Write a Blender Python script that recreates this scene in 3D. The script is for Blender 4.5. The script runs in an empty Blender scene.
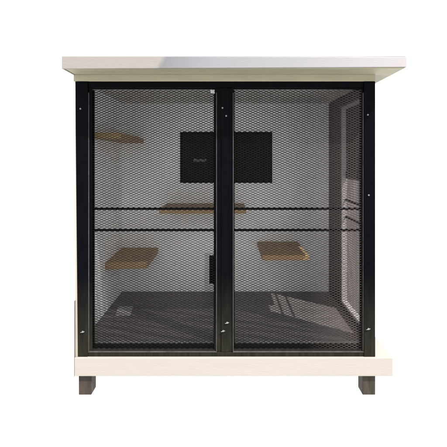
import bpy, math, random
from mathutils import Vector
random.seed(7)
R = math.radians
U = 0.005                      # one unit = 5 mm
D = 451.0                      # camera distance in front of the front posts (units)
EYE = 235.0                    # camera height over the bottom of the feet (units)
ORIGIN = Vector((0.0, 0.45, 0.0))
scene = bpy.context.scene
COL = scene.collection


def W(x, y, z):
    """units (x right, y away, z from eye level) -> local coordinates of the enclosure"""
    return (x * U - ORIGIN.x, y * U - ORIGIN.y, (z + EYE) * U)


# ------------------------------------------------------------------ materials
def material(name, base, rough=0.6, spec=0.3, var=0.12, scale=8.0, stretch=(1, 1, 1), bump=0.1,
             base2=None, fine=60.0, metallic=0.0, low_tint=None):
    m = bpy.data.materials.new(name)
    m.use_nodes = True
    nt = m.node_tree
    b = nt.nodes['Principled BSDF']
    L = nt.links.new
    tc = nt.nodes.new('ShaderNodeTexCoord')
    mp = nt.nodes.new('ShaderNodeMapping')
    mp.inputs['Scale'].default_value = stretch
    L(tc.outputs['Object'], mp.inputs['Vector'])
    n1 = nt.nodes.new('ShaderNodeTexNoise')
    n1.inputs['Scale'].default_value = scale
    n1.inputs['Detail'].default_value = 6
    n1.inputs['Roughness'].default_value = 0.62
    L(mp.outputs['Vector'], n1.inputs['Vector'])
    ramp = nt.nodes.new('ShaderNodeValToRGB')
    c2 = base2 or tuple(c * (1 - var * 2) for c in base)
    ramp.color_ramp.elements[0].position = 0.3
    ramp.color_ramp.elements[0].color = (*c2, 1)
    ramp.color_ramp.elements[1].position = 0.68
    ramp.color_ramp.elements[1].color = (*base, 1)
    L(n1.outputs['Fac'], ramp.inputs['Fac'])
    out = ramp.outputs['Color']
    if low_tint:
        # tint strongest at the bottom of the part, fading upward
        sep = nt.nodes.new('ShaderNodeSeparateXYZ')
        L(tc.outputs['Object'], sep.inputs['Vector'])
        mr = nt.nodes.new('ShaderNodeMapRange')
        mr.inputs['From Min'].default_value = low_tint[1]
        mr.inputs['From Max'].default_value = low_tint[2]
        mr.inputs['To Min'].default_value = 1.0
        mr.inputs['To Max'].default_value = 0.0
        L(sep.outputs['Z'], mr.inputs['Value'])
        mu = nt.nodes.new('ShaderNodeMath')
        mu.operation = 'MULTIPLY'
        L(mr.outputs['Result'], mu.inputs[0])
        L(n1.outputs['Fac'], mu.inputs[1])
        mx = nt.nodes.new('ShaderNodeMix')
        mx.data_type = 'RGBA'
        mx.inputs[7].default_value = (*low_tint[0], 1)
        L(mu.outputs[0], mx.inputs[0])
        L(out, mx.inputs[6])
        out = mx.outputs[2]
    L(out, b.inputs['Base Color'])
    n2 = nt.nodes.new('ShaderNodeTexNoise')
    n2.inputs['Scale'].default_value = fine
    n2.inputs['Detail'].default_value = 4
    L(mp.outputs['Vector'], n2.inputs['Vector'])
    mr2 = nt.nodes.new('ShaderNodeMapRange')
    mr2.inputs['To Min'].default_value = max(0.05, rough - 0.12)
    mr2.inputs['To Max'].default_value = min(1.0, rough + 0.12)
    L(n2.outputs['Fac'], mr2.inputs['Value'])
    L(mr2.outputs['Result'], b.inputs['Roughness'])
    if bump > 0:
        bp = nt.nodes.new('ShaderNodeBump')
        bp.inputs['Strength'].default_value = bump
        bp.inputs['Distance'].default_value = 0.004
        L(n2.outputs['Fac'], bp.inputs['Height'])
        L(bp.outputs['Normal'], b.inputs['Normal'])
    b.inputs['Specular IOR Level'].default_value = spec
    b.inputs['Metallic'].default_value = metallic
    return m


M_WARM = material('warm_fascia_paint', (0.207, 0.185, 0.175), 0.55, 0.25, 0.05, 5, (1, 6, 6), 0.12, fine=40)
M_FASCIA = material('weathered_fascia_paint', (0.168, 0.155, 0.148), 0.55, 0.25, 0.05, 5, (1, 6, 6), 0.12, fine=40)
_nt = M_FASCIA.node_tree                                 # repainted cool grey beyond a slanted join, worn greyest beside it
_L = _nt.links.new
_tc = _nt.nodes.new('ShaderNodeTexCoord'); _sp = _nt.nodes.new('ShaderNodeSeparateXYZ'); _L(_tc.outputs['Object'], _sp.inputs['Vector'])
_sl = _nt.nodes.new('ShaderNodeMath'); _sl.operation = 'MULTIPLY_ADD'; _sl.inputs[1].default_value = -0.55; _L(_sp.outputs['Z'], _sl.inputs[0]); _L(_sp.outputs['X'], _sl.inputs[2])
_no = _nt.nodes.new('ShaderNodeTexNoise'); _no.inputs['Scale'].default_value = 9; _no.inputs['Detail'].default_value = 5; _L(_tc.outputs['Object'], _no.inputs['Vector'])
_ad = _nt.nodes.new('ShaderNodeMath'); _ad.operation = 'MULTIPLY_ADD'; _ad.inputs[1].default_value = 0.05; _L(_no.outputs['Fac'], _ad.inputs[0]); _L(_sl.outputs[0], _ad.inputs[2])
_cr = _nt.nodes.new('ShaderNodeValToRGB'); _mr = _nt.nodes.new('ShaderNodeMapRange')
_mr.inputs['From Min'].default_value = -1.18; _mr.inputs['From Max'].default_value = -0.03
_L(_ad.outputs[0], _mr.inputs['Value']); _L(_mr.outputs['Result'], _cr.inputs['Fac'])
_e = _cr.color_ramp.elements
_e[0].position = 0.0; _e[0].color = (0.098, 0.099, 0.108, 1)
_e[1].position = 1.0; _e[1].color = (0.212, 0.2, 0.205, 1)
for _p, _c in ((0.22, (0.142, 0.141, 0.153, 1)), (0.6, (0.168, 0.165, 0.178, 1))):
    _n = _e.new(_p); _n.color = _c
_st = _nt.nodes.new('ShaderNodeMapRange'); _st.inputs['From Min'].default_value = -1.19; _st.inputs['From Max'].default_value = -1.165
_L(_ad.outputs[0], _st.inputs['Value'])
_mx = _nt.nodes.new('ShaderNodeMix'); _mx.data_type = 'RGBA'; _b = _nt.nodes['Principled BSDF']; _src = _b.inputs['Base Color'].links[0].from_socket
_L(_st.outputs['Result'], _mx.inputs[0]); _L(_src, _mx.inputs[6]); _L(_cr.outputs['Color'], _mx.inputs[7]); _L(_mx.outputs[2], _b.inputs['Base Color'])
M_COOL = material('cool_fascia_paint', (0.235, 0.23, 0.25), 0.55, 0.25, 0.05, 3, (0.7, 3, 3), 0.12,
                  base2=(0.155, 0.153, 0.172), fine=40)
M_SOFFIT = material('olive_cream_paint', (0.246, 0.229, 0.157), 0.6, 0.2, 0.08, 6, (1, 4, 4), 0.15)
M_BASE = material('blush_board_paint', (0.225, 0.205, 0.19), 0.6, 0.2, 0.0, 5, (0.6, 4, 5), 0.12,
                  base2=(0.210, 0.187, 0.172), fine=40)
M_CREAM = material('cream_edge_paint', (0.23, 0.215, 0.17), 0.6, 0.2, 0.06, 6, (4, 4, 1), 0.1)
M_WALL = material('off_white_wall_paint', (0.88, 0.875, 0.87), 0.65, 0.2, 0.05, 3, (1, 1, 1), 0.1)
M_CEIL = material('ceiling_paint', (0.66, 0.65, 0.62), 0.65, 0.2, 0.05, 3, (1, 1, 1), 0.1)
M_BLACK = material('black_frame_paint', (0.001, 0.0011, 0.0022), 0.38, 0.025, 0.2, 14, (5, 5, 0.6), 0.1,
                   low_tint=((0.022, 0.021, 0.014), 0.16, 0.6))
M_MESH = material('black_expanded_metal', (0.003, 0.0027, 0.0027), 0.42, 0.06, 0.2, 20, (1, 1, 1), 0.0)
M_LIP = material('sunlit_frame_edge', (0.045, 0.041, 0.040), 0.5, 0.15, 0.25, 30, (1, 1, 1), 0.1)  # paler grey than the frame, paints in its sunlit edges
M_MESH2 = material('sunlit_haze_expanded_metal', (0.003, 0.0027, 0.0027), 0.42, 0.06, 0.2, 20, (1, 1, 1), 0.0)
_nt = M_MESH2.node_tree                                  # sunlit haze painted in: strands turn browner toward the panel's right side
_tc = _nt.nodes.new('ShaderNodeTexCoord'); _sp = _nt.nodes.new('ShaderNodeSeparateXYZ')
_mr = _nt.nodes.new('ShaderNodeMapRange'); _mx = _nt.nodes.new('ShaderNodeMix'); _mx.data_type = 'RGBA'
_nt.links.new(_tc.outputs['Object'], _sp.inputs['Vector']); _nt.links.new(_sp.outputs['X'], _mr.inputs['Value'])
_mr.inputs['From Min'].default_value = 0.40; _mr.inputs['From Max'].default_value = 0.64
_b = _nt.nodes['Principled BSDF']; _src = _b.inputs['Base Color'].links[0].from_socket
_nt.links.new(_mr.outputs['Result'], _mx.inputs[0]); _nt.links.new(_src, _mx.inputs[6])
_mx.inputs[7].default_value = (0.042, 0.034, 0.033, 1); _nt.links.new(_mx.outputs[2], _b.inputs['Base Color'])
M_SCREEN = material('dusty_side_mesh', (0.085, 0.073, 0.073), 0.6, 0.2, 0.15, 20, (1, 1, 1), 0.0)
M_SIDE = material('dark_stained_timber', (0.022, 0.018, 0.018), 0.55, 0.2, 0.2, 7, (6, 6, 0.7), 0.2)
M_JAMB = material('pale_window_lining', (0.42, 0.395, 0.405), 0.6, 0.2, 0.05, 8, (5, 5, 0.8), 0.12)
M_FLOOR = material('dark_floor_boards', (0.19, 0.176, 0.18), 0.5, 0.25, 0.15, 6, (0.5, 5, 1), 0.15,
                   base2=(0.12, 0.112, 0.115))
M_SHELF = material('honey_oak_shelf', (0.44, 0.295, 0.15), 0.5, 0.25, 0.15, 5, (0.8, 7, 7), 0.15,
                   base2=(0.30, 0.19, 0.09))
M_WOOD = material('weathered_leg_wood', (0.034, 0.027, 0.021), 0.7, 0.15, 0.2, 9, (5, 5, 1), 0.3,
                  base2=(0.014, 0.0115, 0.0095))
M_GLASS = material('black_window_glass', (0.002, 0.002, 0.003), 0.15, 0.04, 0.0, 3, (1, 1, 1), 0.0)
M_REFLECT = material('painted_reflection', (0.20, 0.20, 0.21), 0.6, 0.2, 0.3, 40, (1, 1, 1), 0.0, base2=(0.03, 0.03, 0.03))
M_TAG = material('white_tag_paper', (0.27, 0.27, 0.285), 0.7, 0.2, 0.22, 45, (1, 1, 1), 0.2)
M_STEEL = material('bright_screw_steel', (0.30, 0.29, 0.27), 0.35, 0.5, 0.1, 40, (1, 1, 1), 0.0, metallic=1.0)
M_DARKSTEEL = material('blackened_screw_steel', (0.10, 0.10, 0.11), 0.35, 0.5, 0.1, 40, (1, 1, 1), 0.0)
M_PALE = material('pale_square_tone', (0.46, 0.45, 0.46), 0.8, 0.1, 0.08, 30, (1, 1, 1), 0.4)
M_EDGE = material('dark_edge_strip', (0.11, 0.10, 0.105), 0.6, 0.2, 0.1, 10, (1, 1, 1), 0.0)


# ------------------------------------------------------------------ mesh helpers
class MB:
    def __init__(self):
        self.v = []
        self.f = []

    def hexa(self, pts):
        """8 points: bottom ring (4, counter-clockwise seen from above) then top ring"""
        k = len(self.v)
        self.v += [W(*p) for p in pts]
        for q in ((3, 2, 1, 0), (4, 5, 6, 7), (0, 1, 5, 4), (1, 2, 6, 5), (2, 3, 7, 6), (3, 0, 4, 7)):
            self.f.append([k + i for i in q])
        return self

    def box(self, x0, x1, y0, y1, z0, z1):
        return self.hexa([(x0, y0, z0), (x1, y0, z0), (x1, y1, z0), (x0, y1, z0),
                          (x0, y0, z1), (x1, y0, z1), (x1, y1, z1), (x0, y1, z1)])

    def prism_y(self, poly, y0, y1):
        """polygon in x-z (counter-clockwise seen from the front), extruded along y"""
        k = len(self.v)
        n = len(poly)
        self.v += [W(x, y0, z) for x, z in poly] + [W(x, y1, z) for x, z in poly]
        self.f.append([k + i for i in range(n)])
        self.f.append([k + n + i for i in reversed(range(n))])
        for i in range(n):
            j = (i + 1) % n
            self.f.append([k + j, k + i, k + n + i, k + n + j])
        return self

    def disc_y(self, x, z, y0, y1, r, n=14):
        return self.prism_y([(x + r * math.cos(2 * math.pi * i / n), z + r * math.sin(2 * math.pi * i / n))
                             for i in range(n)], y0, y1)

    def build(self, name, mat, parent=None, bevel=0.0, seg=2):
        me = bpy.data.meshes.new(name)
        me.from_pydata(self.v, [], self.f)
        me.update()
        o = bpy.data.objects.new(name, me)
        COL.objects.link(o)
        me.materials.append(mat)
        if parent:
            o.parent = parent
        if bevel > 0:
            b = o.modifiers.new('edge_bevel', 'BEVEL')
            b.width = bevel * U
            b.segments = seg
            b.limit_method = 'ANGLE'
            b.harden_normals = False
        return o


def expanded(name, mat, parent, a0, a1, z0, z1, plane, px, pz, width, depth, slant, axis='y', wob=0.25):
    """expanded metal sheet: a diamond net of slanted flat strands (one mesh).
    axis 'y': sheet faces the front, runs along x;  axis 'x': sheet faces sideways, runs along y"""
    mb = MB()
    na = int((a1 - a0) / (px / 2)) + 2
    nz = int((z1 - z0) / (pz / 2)) + 2
    ph = [random.uniform(0, 6.28) for _ in range(6)]

    def wobble(a, z):
        return wob * (math.sin(a * .055 + ph[0]) * math.sin(z * .04 + ph[1]) + .5 * math.sin(a * .13 + z * .09 + ph[2]))

    def pt(a, z, d):
        return (a, plane + d, z) if axis == 'y' else (plane + d, a, z)

    hd = depth / 2
    for i in range(na):
        for k in range(nz + 1):
            if (i + k) % 2:
                continue
            A = (a0 + i * px / 2, z0 + k * pz / 2)
            for s in (1, -1):
                B = (A[0] + px / 2, A[1] + s * pz / 2)
                if A[0] > a1 or B[0] > a1 + .01 or not (z0 - .01 <= A[1] <= z1 + .01) or not (z0 - .01 <= B[1] <= z1 + .01):
                    continue
                dx, dz = B[0] - A[0], B[1] - A[1]
                l = math.hypot(dx, dz)
                w = width * random.uniform(.93, 1.07)
                nx, nz_ = -dz / l * w / 2, dx / l * w / 2
                ex, ez = dx / l * .12, dz / l * .12
                wa, wb = wobble(*A), wobble(*B)
                sl = slant
                quad = []
                for (Q, wv, sg) in ((A, wa, -1), (B, wb, 1)):
                    for (sn, dd) in ((-1, -hd), (-1, hd), (1, hd), (1, -hd)):
                        quad.append(pt(Q[0] + sg * ex + sn * nx, Q[1] + sg * ez + sn * nz_ + sl * (dd / hd), wv + dd))
                b0 = len(mb.v)
                mb.v += [W(*q) for q in quad]
                for q in ((0, 1, 5, 4), (1, 2, 6, 5), (2, 3, 7, 6), (3, 0, 4, 7)):
                    mb.f.append([b0 + t for t in q])
    o = mb.build(name, mat, parent)
    return o


# ------------------------------------------------------------------ the enclosure
enc = bpy.data.objects.new('cat_enclosure', None)
COL.objects.link(enc)
enc.location = ORIGIN
enc.empty_display_size = 0.2
enc['label'] = 'large outdoor cat enclosure with black mesh front, pale overhanging roof and wooden feet'
enc['category'] = 'cat enclosure'

YB = 180.0          # inner face of the back wall
XL, XR = -148.0, 141.0
ZF, ZC = -184.0, 79.0
BT, BB = -196.4, -214.6

# --- roof
roof = MB().box(-153.2, 164.6, -31.0, 196, 85.4, 94.5).build('roof', M_SOFFIT, enc, 0.3)
MB().prism_y([(-154.4, 84.6), (165.8, 86.3), (165.8, 95.5), (-154.4, 96.2)], -32.6, -31.0).build('fascia_board', M_FASCIA, roof, 0.35)
MB().box(164.6, 165.8, -31.0, 197, 86.2, 95.5).build('fascia_board', M_COOL, roof, 0.3)
MB().box(-154.4, -153.2, -31.0, 197, 84.7, 96.1).build('fascia_board', M_WARM, roof, 0.3)
MB().box(-154.4, 165.8, -31.0, 197, 94.55, 97.0).build('roof_cover', M_COOL, roof, 0.2)
MB().box(-154.2, 147, -1.0, 3.0, 78.6, 85.4).build('frieze_board', M_SOFFIT, enc, 0.3)

# --- base platform and feet
MB().box(-152.4, 163.8, -3.6, 192, BB, BT).build('base', M_BASE, enc, 0.5)
for fx, fy in ((-149.5, 0.0), (134.5, 0.0), (-149.5, 170.0), (134.5, 170.0)):
    MB().box(fx, fx + 13, fy, fy + 16, -EYE, BB - .02).build('foot', M_WOOD, enc, 0.6)

# --- shell
MB().box(XL, XR, 6.5, YB, BT + .02, ZF).build('floor', M_FLOOR, enc, 0.0)
MB().box(-152.0, 147, YB, YB + 8, BT + .02, 85.3).build('back_wall', M_WALL, enc, 0.0)
MB().box(XL, XR, 6.5, YB, ZC, 85.2).build('ceiling', M_CEIL, enc, 0.0)
side = MB().box(-152.0, XL, 1.2, YB, BT + .02, 85.3).build('side_wall', M_WALL, enc, 0.0)
MB().box(-152.4, -149.9, -1.0, 1.2, BT + .02, 78.5).build('corner_trim', M_CREAM, side, 0.2)
MB().box(-152.95, -152.42, -3.4, 2.2, BB, -140).build('edge_strip', M_EDGE, side, 0.1)

# right side wall: boards round a tall window opening
WY0, WY1, WZ0, WZ1 = 12.0, 107.0, -176.0, 65.0
rs = MB()
rs.box(XR, 147, WY1, YB, BT + .02, 85.3)
rs.box(XR, 147, 6.6, WY0, BT + .02, 85.3)
rs.box(XR, 147, WY0, WY1, WZ1, 85.3)
rs.box(XR, 147, WY0, WY1, BT + .02, WZ0)
rwall = rs.build('side_wall', M_SIDE, enc, 0.0)
rwall['label'] = 'dark stained side wall with a tall meshed window'
fr = MB()
fr.box(XR - 1.0, 147.6, WY1 - 3.0, WY1, WZ0, WZ1)
fr.box(XR - 1.0, 147.6, WY0, WY0 + 3.0, WZ0, WZ1)
fr.box(XR - 1.0, 147.6, WY0 + 3.0, WY1 - 3.0, WZ0, WZ0 + 3.0)
fr.box(XR - 1.0, 147.6, WY0 + 3.0, WY1 - 3.0, WZ1 - 3.0, WZ1)
fr.build('window_lining', M_JAMB, rwall, 0.3)
expanded('window_or_added_mesh', M_SCREEN, rwall, WY0 + 1, WY1 - 1, WZ0 + 1, -19, 146.2, 2.8, 5.6, 0.24, 0.85, 0.0, axis='x')
expanded('window_or_added_mesh', M_SIDE, rwall, WY0 + 1, WY1 - 1, -16, WZ1 - .6, 146.2, 2.8, 5.6, 0.40, 1.9, 0.0, axis='x')  # deeper upper sheet, added to block sun and cut the floor patch
MB().box(144.6, 147.4, WY0 + 3, WY1 - 3, -21.5, -14).build('window_or_added_bar', M_SIDE, rwall, 0.2)  # added bar, closes the bright gap between the two sheets
for zc in (-49.0, -70.0):
    MB().box(144.0, 145.6, WY0 + 3, WY1 - 3, zc - 1.2, zc + 1.2).build('window_or_added_bar', M_BLACK, rwall, 0.2)

# --- front frame
MB().hexa([(-150.0, -1.2, BT + .02), (-139.8, -1.2, BT + .02), (-139.8, 6.4, BT + .02), (-150.0, 6.4, BT + .02),
           (-152.6, -1.2, 78.5), (-139.8, -1.2, 78.5), (-139.8, 6.4, 78.5), (-152.6, 6.4, 78.5)]).build('front_post', M_BLACK, enc, 0.5)
MB().box(135.6, 147.0, -1.2, 6.4, BT + .02, 78.5).build('front_post', M_BLACK, enc, 0.5)
cp = MB().box(-11.0, 4.8, 1.0, 6.4, BT + 4.4, 72.4).build('front_post', M_BLACK, enc, 0.4)
MB().box(-6.6, .9, -.1, .95, BT + 4.5, 72.3).build('cover_strip', M_BLACK, cp, 0.3)
MB().box(-139.8, 135.6, 0.2, 6.4, 72.5, 78.5).build('top_rail', M_BLACK, enc, 0.4)
MB().box(-139.8, 135.6, -0.6, 6.4, BT + .02, BT + 4.3).build('bottom_rail', M_BLACK, enc, 0.4)


def mesh_panel(x0, x1, stile0, stile1, edge, mat, screws, tag=False):
    """a framed sheet of expanded metal; x0..x1 is the meshed opening"""
    zb, zt = BT + 4.6, 72.3
    p = expanded('mesh_panel', mat, enc, x0 - 2.2, x1 + 2.2, zb + 1.5, zt - 1.2, 3.4, 5.4, 2.506, 0.41, 0.74, -0.06, wob=0.5)
    f = MB()
    f.box(stile0, x0, 0.9, 2.2, zb, zt)                  # angle frame, flange outward
    f.box(x1, stile1, 0.9, 2.2, zb, zt)
    f.box(x0, x1, 0.9, 2.2, zt - 1.6, zt)
    f.box(x0, x1, 0.9, 2.2, zb, zb + 1.6)
    f.build('panel_frame', M_BLACK, p, 0.25)
    e = MB()                                             # raised outer lip, greyed to paint in the frame's sunlit edge
    ea, eb = edge
    e.box(ea, ea + .75, -.35, .85, zb + .9, zt - 5)
    e.box(eb - .75, eb, -.35, .85, zb + .9, zt - 5)
    e.box(ea, eb, -.95, .85, zb - .3, zb + .6)
    e.build('frame_lip', M_LIP, p, 0.12)
    b = MB()
    b.box(x0 - 1.5, x1 + 1.5, 4.7, 6.2, zb + 1.7, zb + 6.0)
    b.box(x0 - 3.5, x0 + 1.0, 4.7, 6.2, zb + 6.0, zt - 1.5)
    b.box(x1 - 1.0, x1 + 3.5, 4.7, 6.2, zb + 6.0, zt - 1.5)
    b.build('backing_frame', M_BLACK, p, 0.2)
    for zc in (-49.3, -70.8):
        MB().box(x0 - 3, x1 + 3, 4.2, 5.6, zc - 1.2, zc + 1.2).build('crossbar', M_BLACK, p, 0.15)
    for (sx, sz, yy, bright) in screws:
        s = MB()
        r = 1.0 if bright else 0.85
        s.disc_y(sx, sz, yy - 1.1, yy, r)
        if bright:
            s.hexa([(sx - 2.1, yy - 1.5, sz - .95), (sx + 1.9, yy - 1.5, sz + .0), (sx + 1.9, yy - .7, sz + .0), (sx - 2.1, yy - .7, sz - .95),
                    (sx - 2.2, yy - 1.5, sz - .3), (sx + 1.7, yy - 1.5, sz + .75), (sx + 1.7, yy - .7, sz + .75), (sx - 2.2, yy - .7, sz - .3)])
        s.build('screw', M_STEEL if bright else M_DARKSTEEL, p, 0.15)
    if tag:
        MB().prism_y([(-15.6 + .72 * a, 68.6 + .72 * c) for a, c in ((-2.4, -1.7), (-1.3, -3.0), (.7, -2.3), (2.6, -3.1), (3.4, -2.0), (2.7, -.4), (3.2, 1.6), (2.0, 2.4), (.4, 1.5), (-1.4, 2.8), (-3.3, 2.0), (-2.7, .3))],
                     0.35, 0.75).build('paper_tag', M_TAG, p, 0.0)
    return p


mesh_panel(-136.0, -13.4, -139.6, -3.6, (-139.7, -11.1), M_MESH,
           [(-147, 51, -1.2, False), (-5.5, 52, -.1, False), (-144.6, -171, -1.2, True), (-4.8, -170.6, -.1, True)], True)
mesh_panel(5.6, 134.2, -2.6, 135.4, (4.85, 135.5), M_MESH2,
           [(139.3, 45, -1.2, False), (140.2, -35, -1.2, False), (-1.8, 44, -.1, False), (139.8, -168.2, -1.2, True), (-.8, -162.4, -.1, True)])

# --- back wall fittings
RB = 1.0 + YB / D
bx = lambda px: (px - 228) * RB
bz = lambda py: (160 - py) * RB
win = MB()
x0, x1, z0, z1 = bx(180.3), bx(272), bz(182.8), bz(132)
win.box(x0, x1, YB - 2.0, YB - .05, z0, z0 + 3)
win.box(x0, x1, YB - 2.0, YB - .05, z1 - 3, z1)
win.box(x0, x0 + 3, YB - 2.0, YB - .05, z0 + 3, z1 - 3)
win.box(x1 - 3, x1, YB - 2.0, YB - .05, z0 + 3, z1 - 3)
w = win.build('back_window', M_BLACK, enc, 0.2)
MB().box(x0 + 3, x1 - 3, YB - 1.0, YB - .04, z0 + 3, z1 - 3).build('window_glass', M_GLASS, w, 0.0)
MB().prism_y([(bx(193.5), bz(162)), (bx(206), bz(161.3)), (bx(206.5), bz(159.0)), (bx(196.5), bz(159.2)), (bx(194), bz(157.8))],
             YB - 1.3, YB - 1.02).build('window_reflection', M_REFLECT, w, 0.0)  # pale mark that paints in a reflection on the glass

x0, x1, z0, z1 = bx(205), bx(231), ZF + .1, bz(253)
fl = MB()
fl.box(x0, x0 + 6, YB - 1.6, YB - .05, z0, z1)
fl.box(x1 - 6, x1, YB - 1.6, YB - .05, z0, z1)
fl.box(x0 + 6, x1 - 6, YB - 1.6, YB - .05, z1 - 3, z1)
fl.box(x0 + 6, x1 - 6, YB - 1.6, YB - .05, z0, bz(283.5))
flap = fl.build('cat_flap', M_CEIL, enc, 0.2)
MB().box(x0 + 6, x1 - 6, YB - 1.1, YB - .06, bz(283.5), z1 - 3).build('flap_door', M_GLASS, flap, 0.0)

# --- shelves
def shelf(x0, x1, y0, ztop, th, label=None, tilt=0.0, y1=YB):
    o = MB().hexa([(x0, y0, ztop - th - tilt), (x1, y0, ztop - th), (x1, y1, ztop - th), (x0, y1, ztop - th),
                   (x0, y0, ztop - tilt), (x1, y0, ztop), (x1, y1, ztop), (x0, y1, ztop)]).build('shelf', M_SHELF, enc, 0.5)
    if label:
        o['label'] = label
    return o


shelf(bx(167), bx(244), 108, -60.5, 6)                                     # middle of the back wall
shelf(XL, -97.5, 92, -122.5, 8, tilt=1.5)                                   # low left corner
shelf(41, 97, 88, -114, 6)                                                # low right
shelf(XL, -118, 45, 30, 6.5)                                                 # high left corner

# --- thin pale square on the floor: a thing of its own
rf = lambda py: 184.0 / (py - 160)
pts = [((115 - 228) * rf(316), D * (rf(316) - 1)), ((130 - 228) * rf(316), D * (rf(316) - 1)),
       ((133.5 - 228) * rf(307), D * (rf(307) - 1)), ((118.5 - 228) * rf(307), D * (rf(307) - 1))]
ORIGIN_KEEP = ORIGIN.copy()
pale_square = MB().hexa([(x, y, ZF + .05) for x, y in pts] + [(x, y, ZF + 1.2) for x, y in pts]).build('pale_square', M_PALE, None, 0.3)
pale_square.location = ORIGIN
pale_square['label'] = 'small pale square lying on the dark floor near the left wall'
pale_square['category'] = 'pale_square'

# ------------------------------------------------------------------ light
world = bpy.data.worlds.new('World')
scene.world = world
world.use_nodes = True
bg = world.node_tree.nodes['Background']
bg.inputs['Color'].default_value = (1, 1, 1, 1)
bg.inputs['Strength'].default_value = 0.95
sun = bpy.data.lights.new('sun', 'SUN')
sun.energy = 5.0
sun.angle = R(0.5)
sun.color = (1.0, 0.95, 0.88)
so = bpy.data.objects.new('sun', sun)
COL.objects.link(so)
d = Vector((-81.6, 71.0, -1.7 * 81.6)).normalized()
so.rotation_euler = d.to_track_quat('-Z', 'Y').to_euler()
so.location = (3, -3, 5)

# ------------------------------------------------------------------ camera
cam = bpy.data.cameras.new('camera')
cam.sensor_width = 36
cam.lens = 36 * D / 447
cam.shift_x = -4.5 / 447
cam.shift_y = -63.5 / 447
cam.clip_end = 200
co = bpy.data.objects.new('camera', cam)
COL.objects.link(co)
co.location = (0, -D * U, EYE * U)
co.rotation_euler = (R(90), 0, 0)
scene.camera = co
scene.view_settings.view_transform = 'Standard'
scene.view_settings.look = 'None'
scene.view_settings.exposure = 1.35
scene.view_settings.gamma = 1
scene.render.resolution_x = 1024
scene.render.resolution_y = 1024
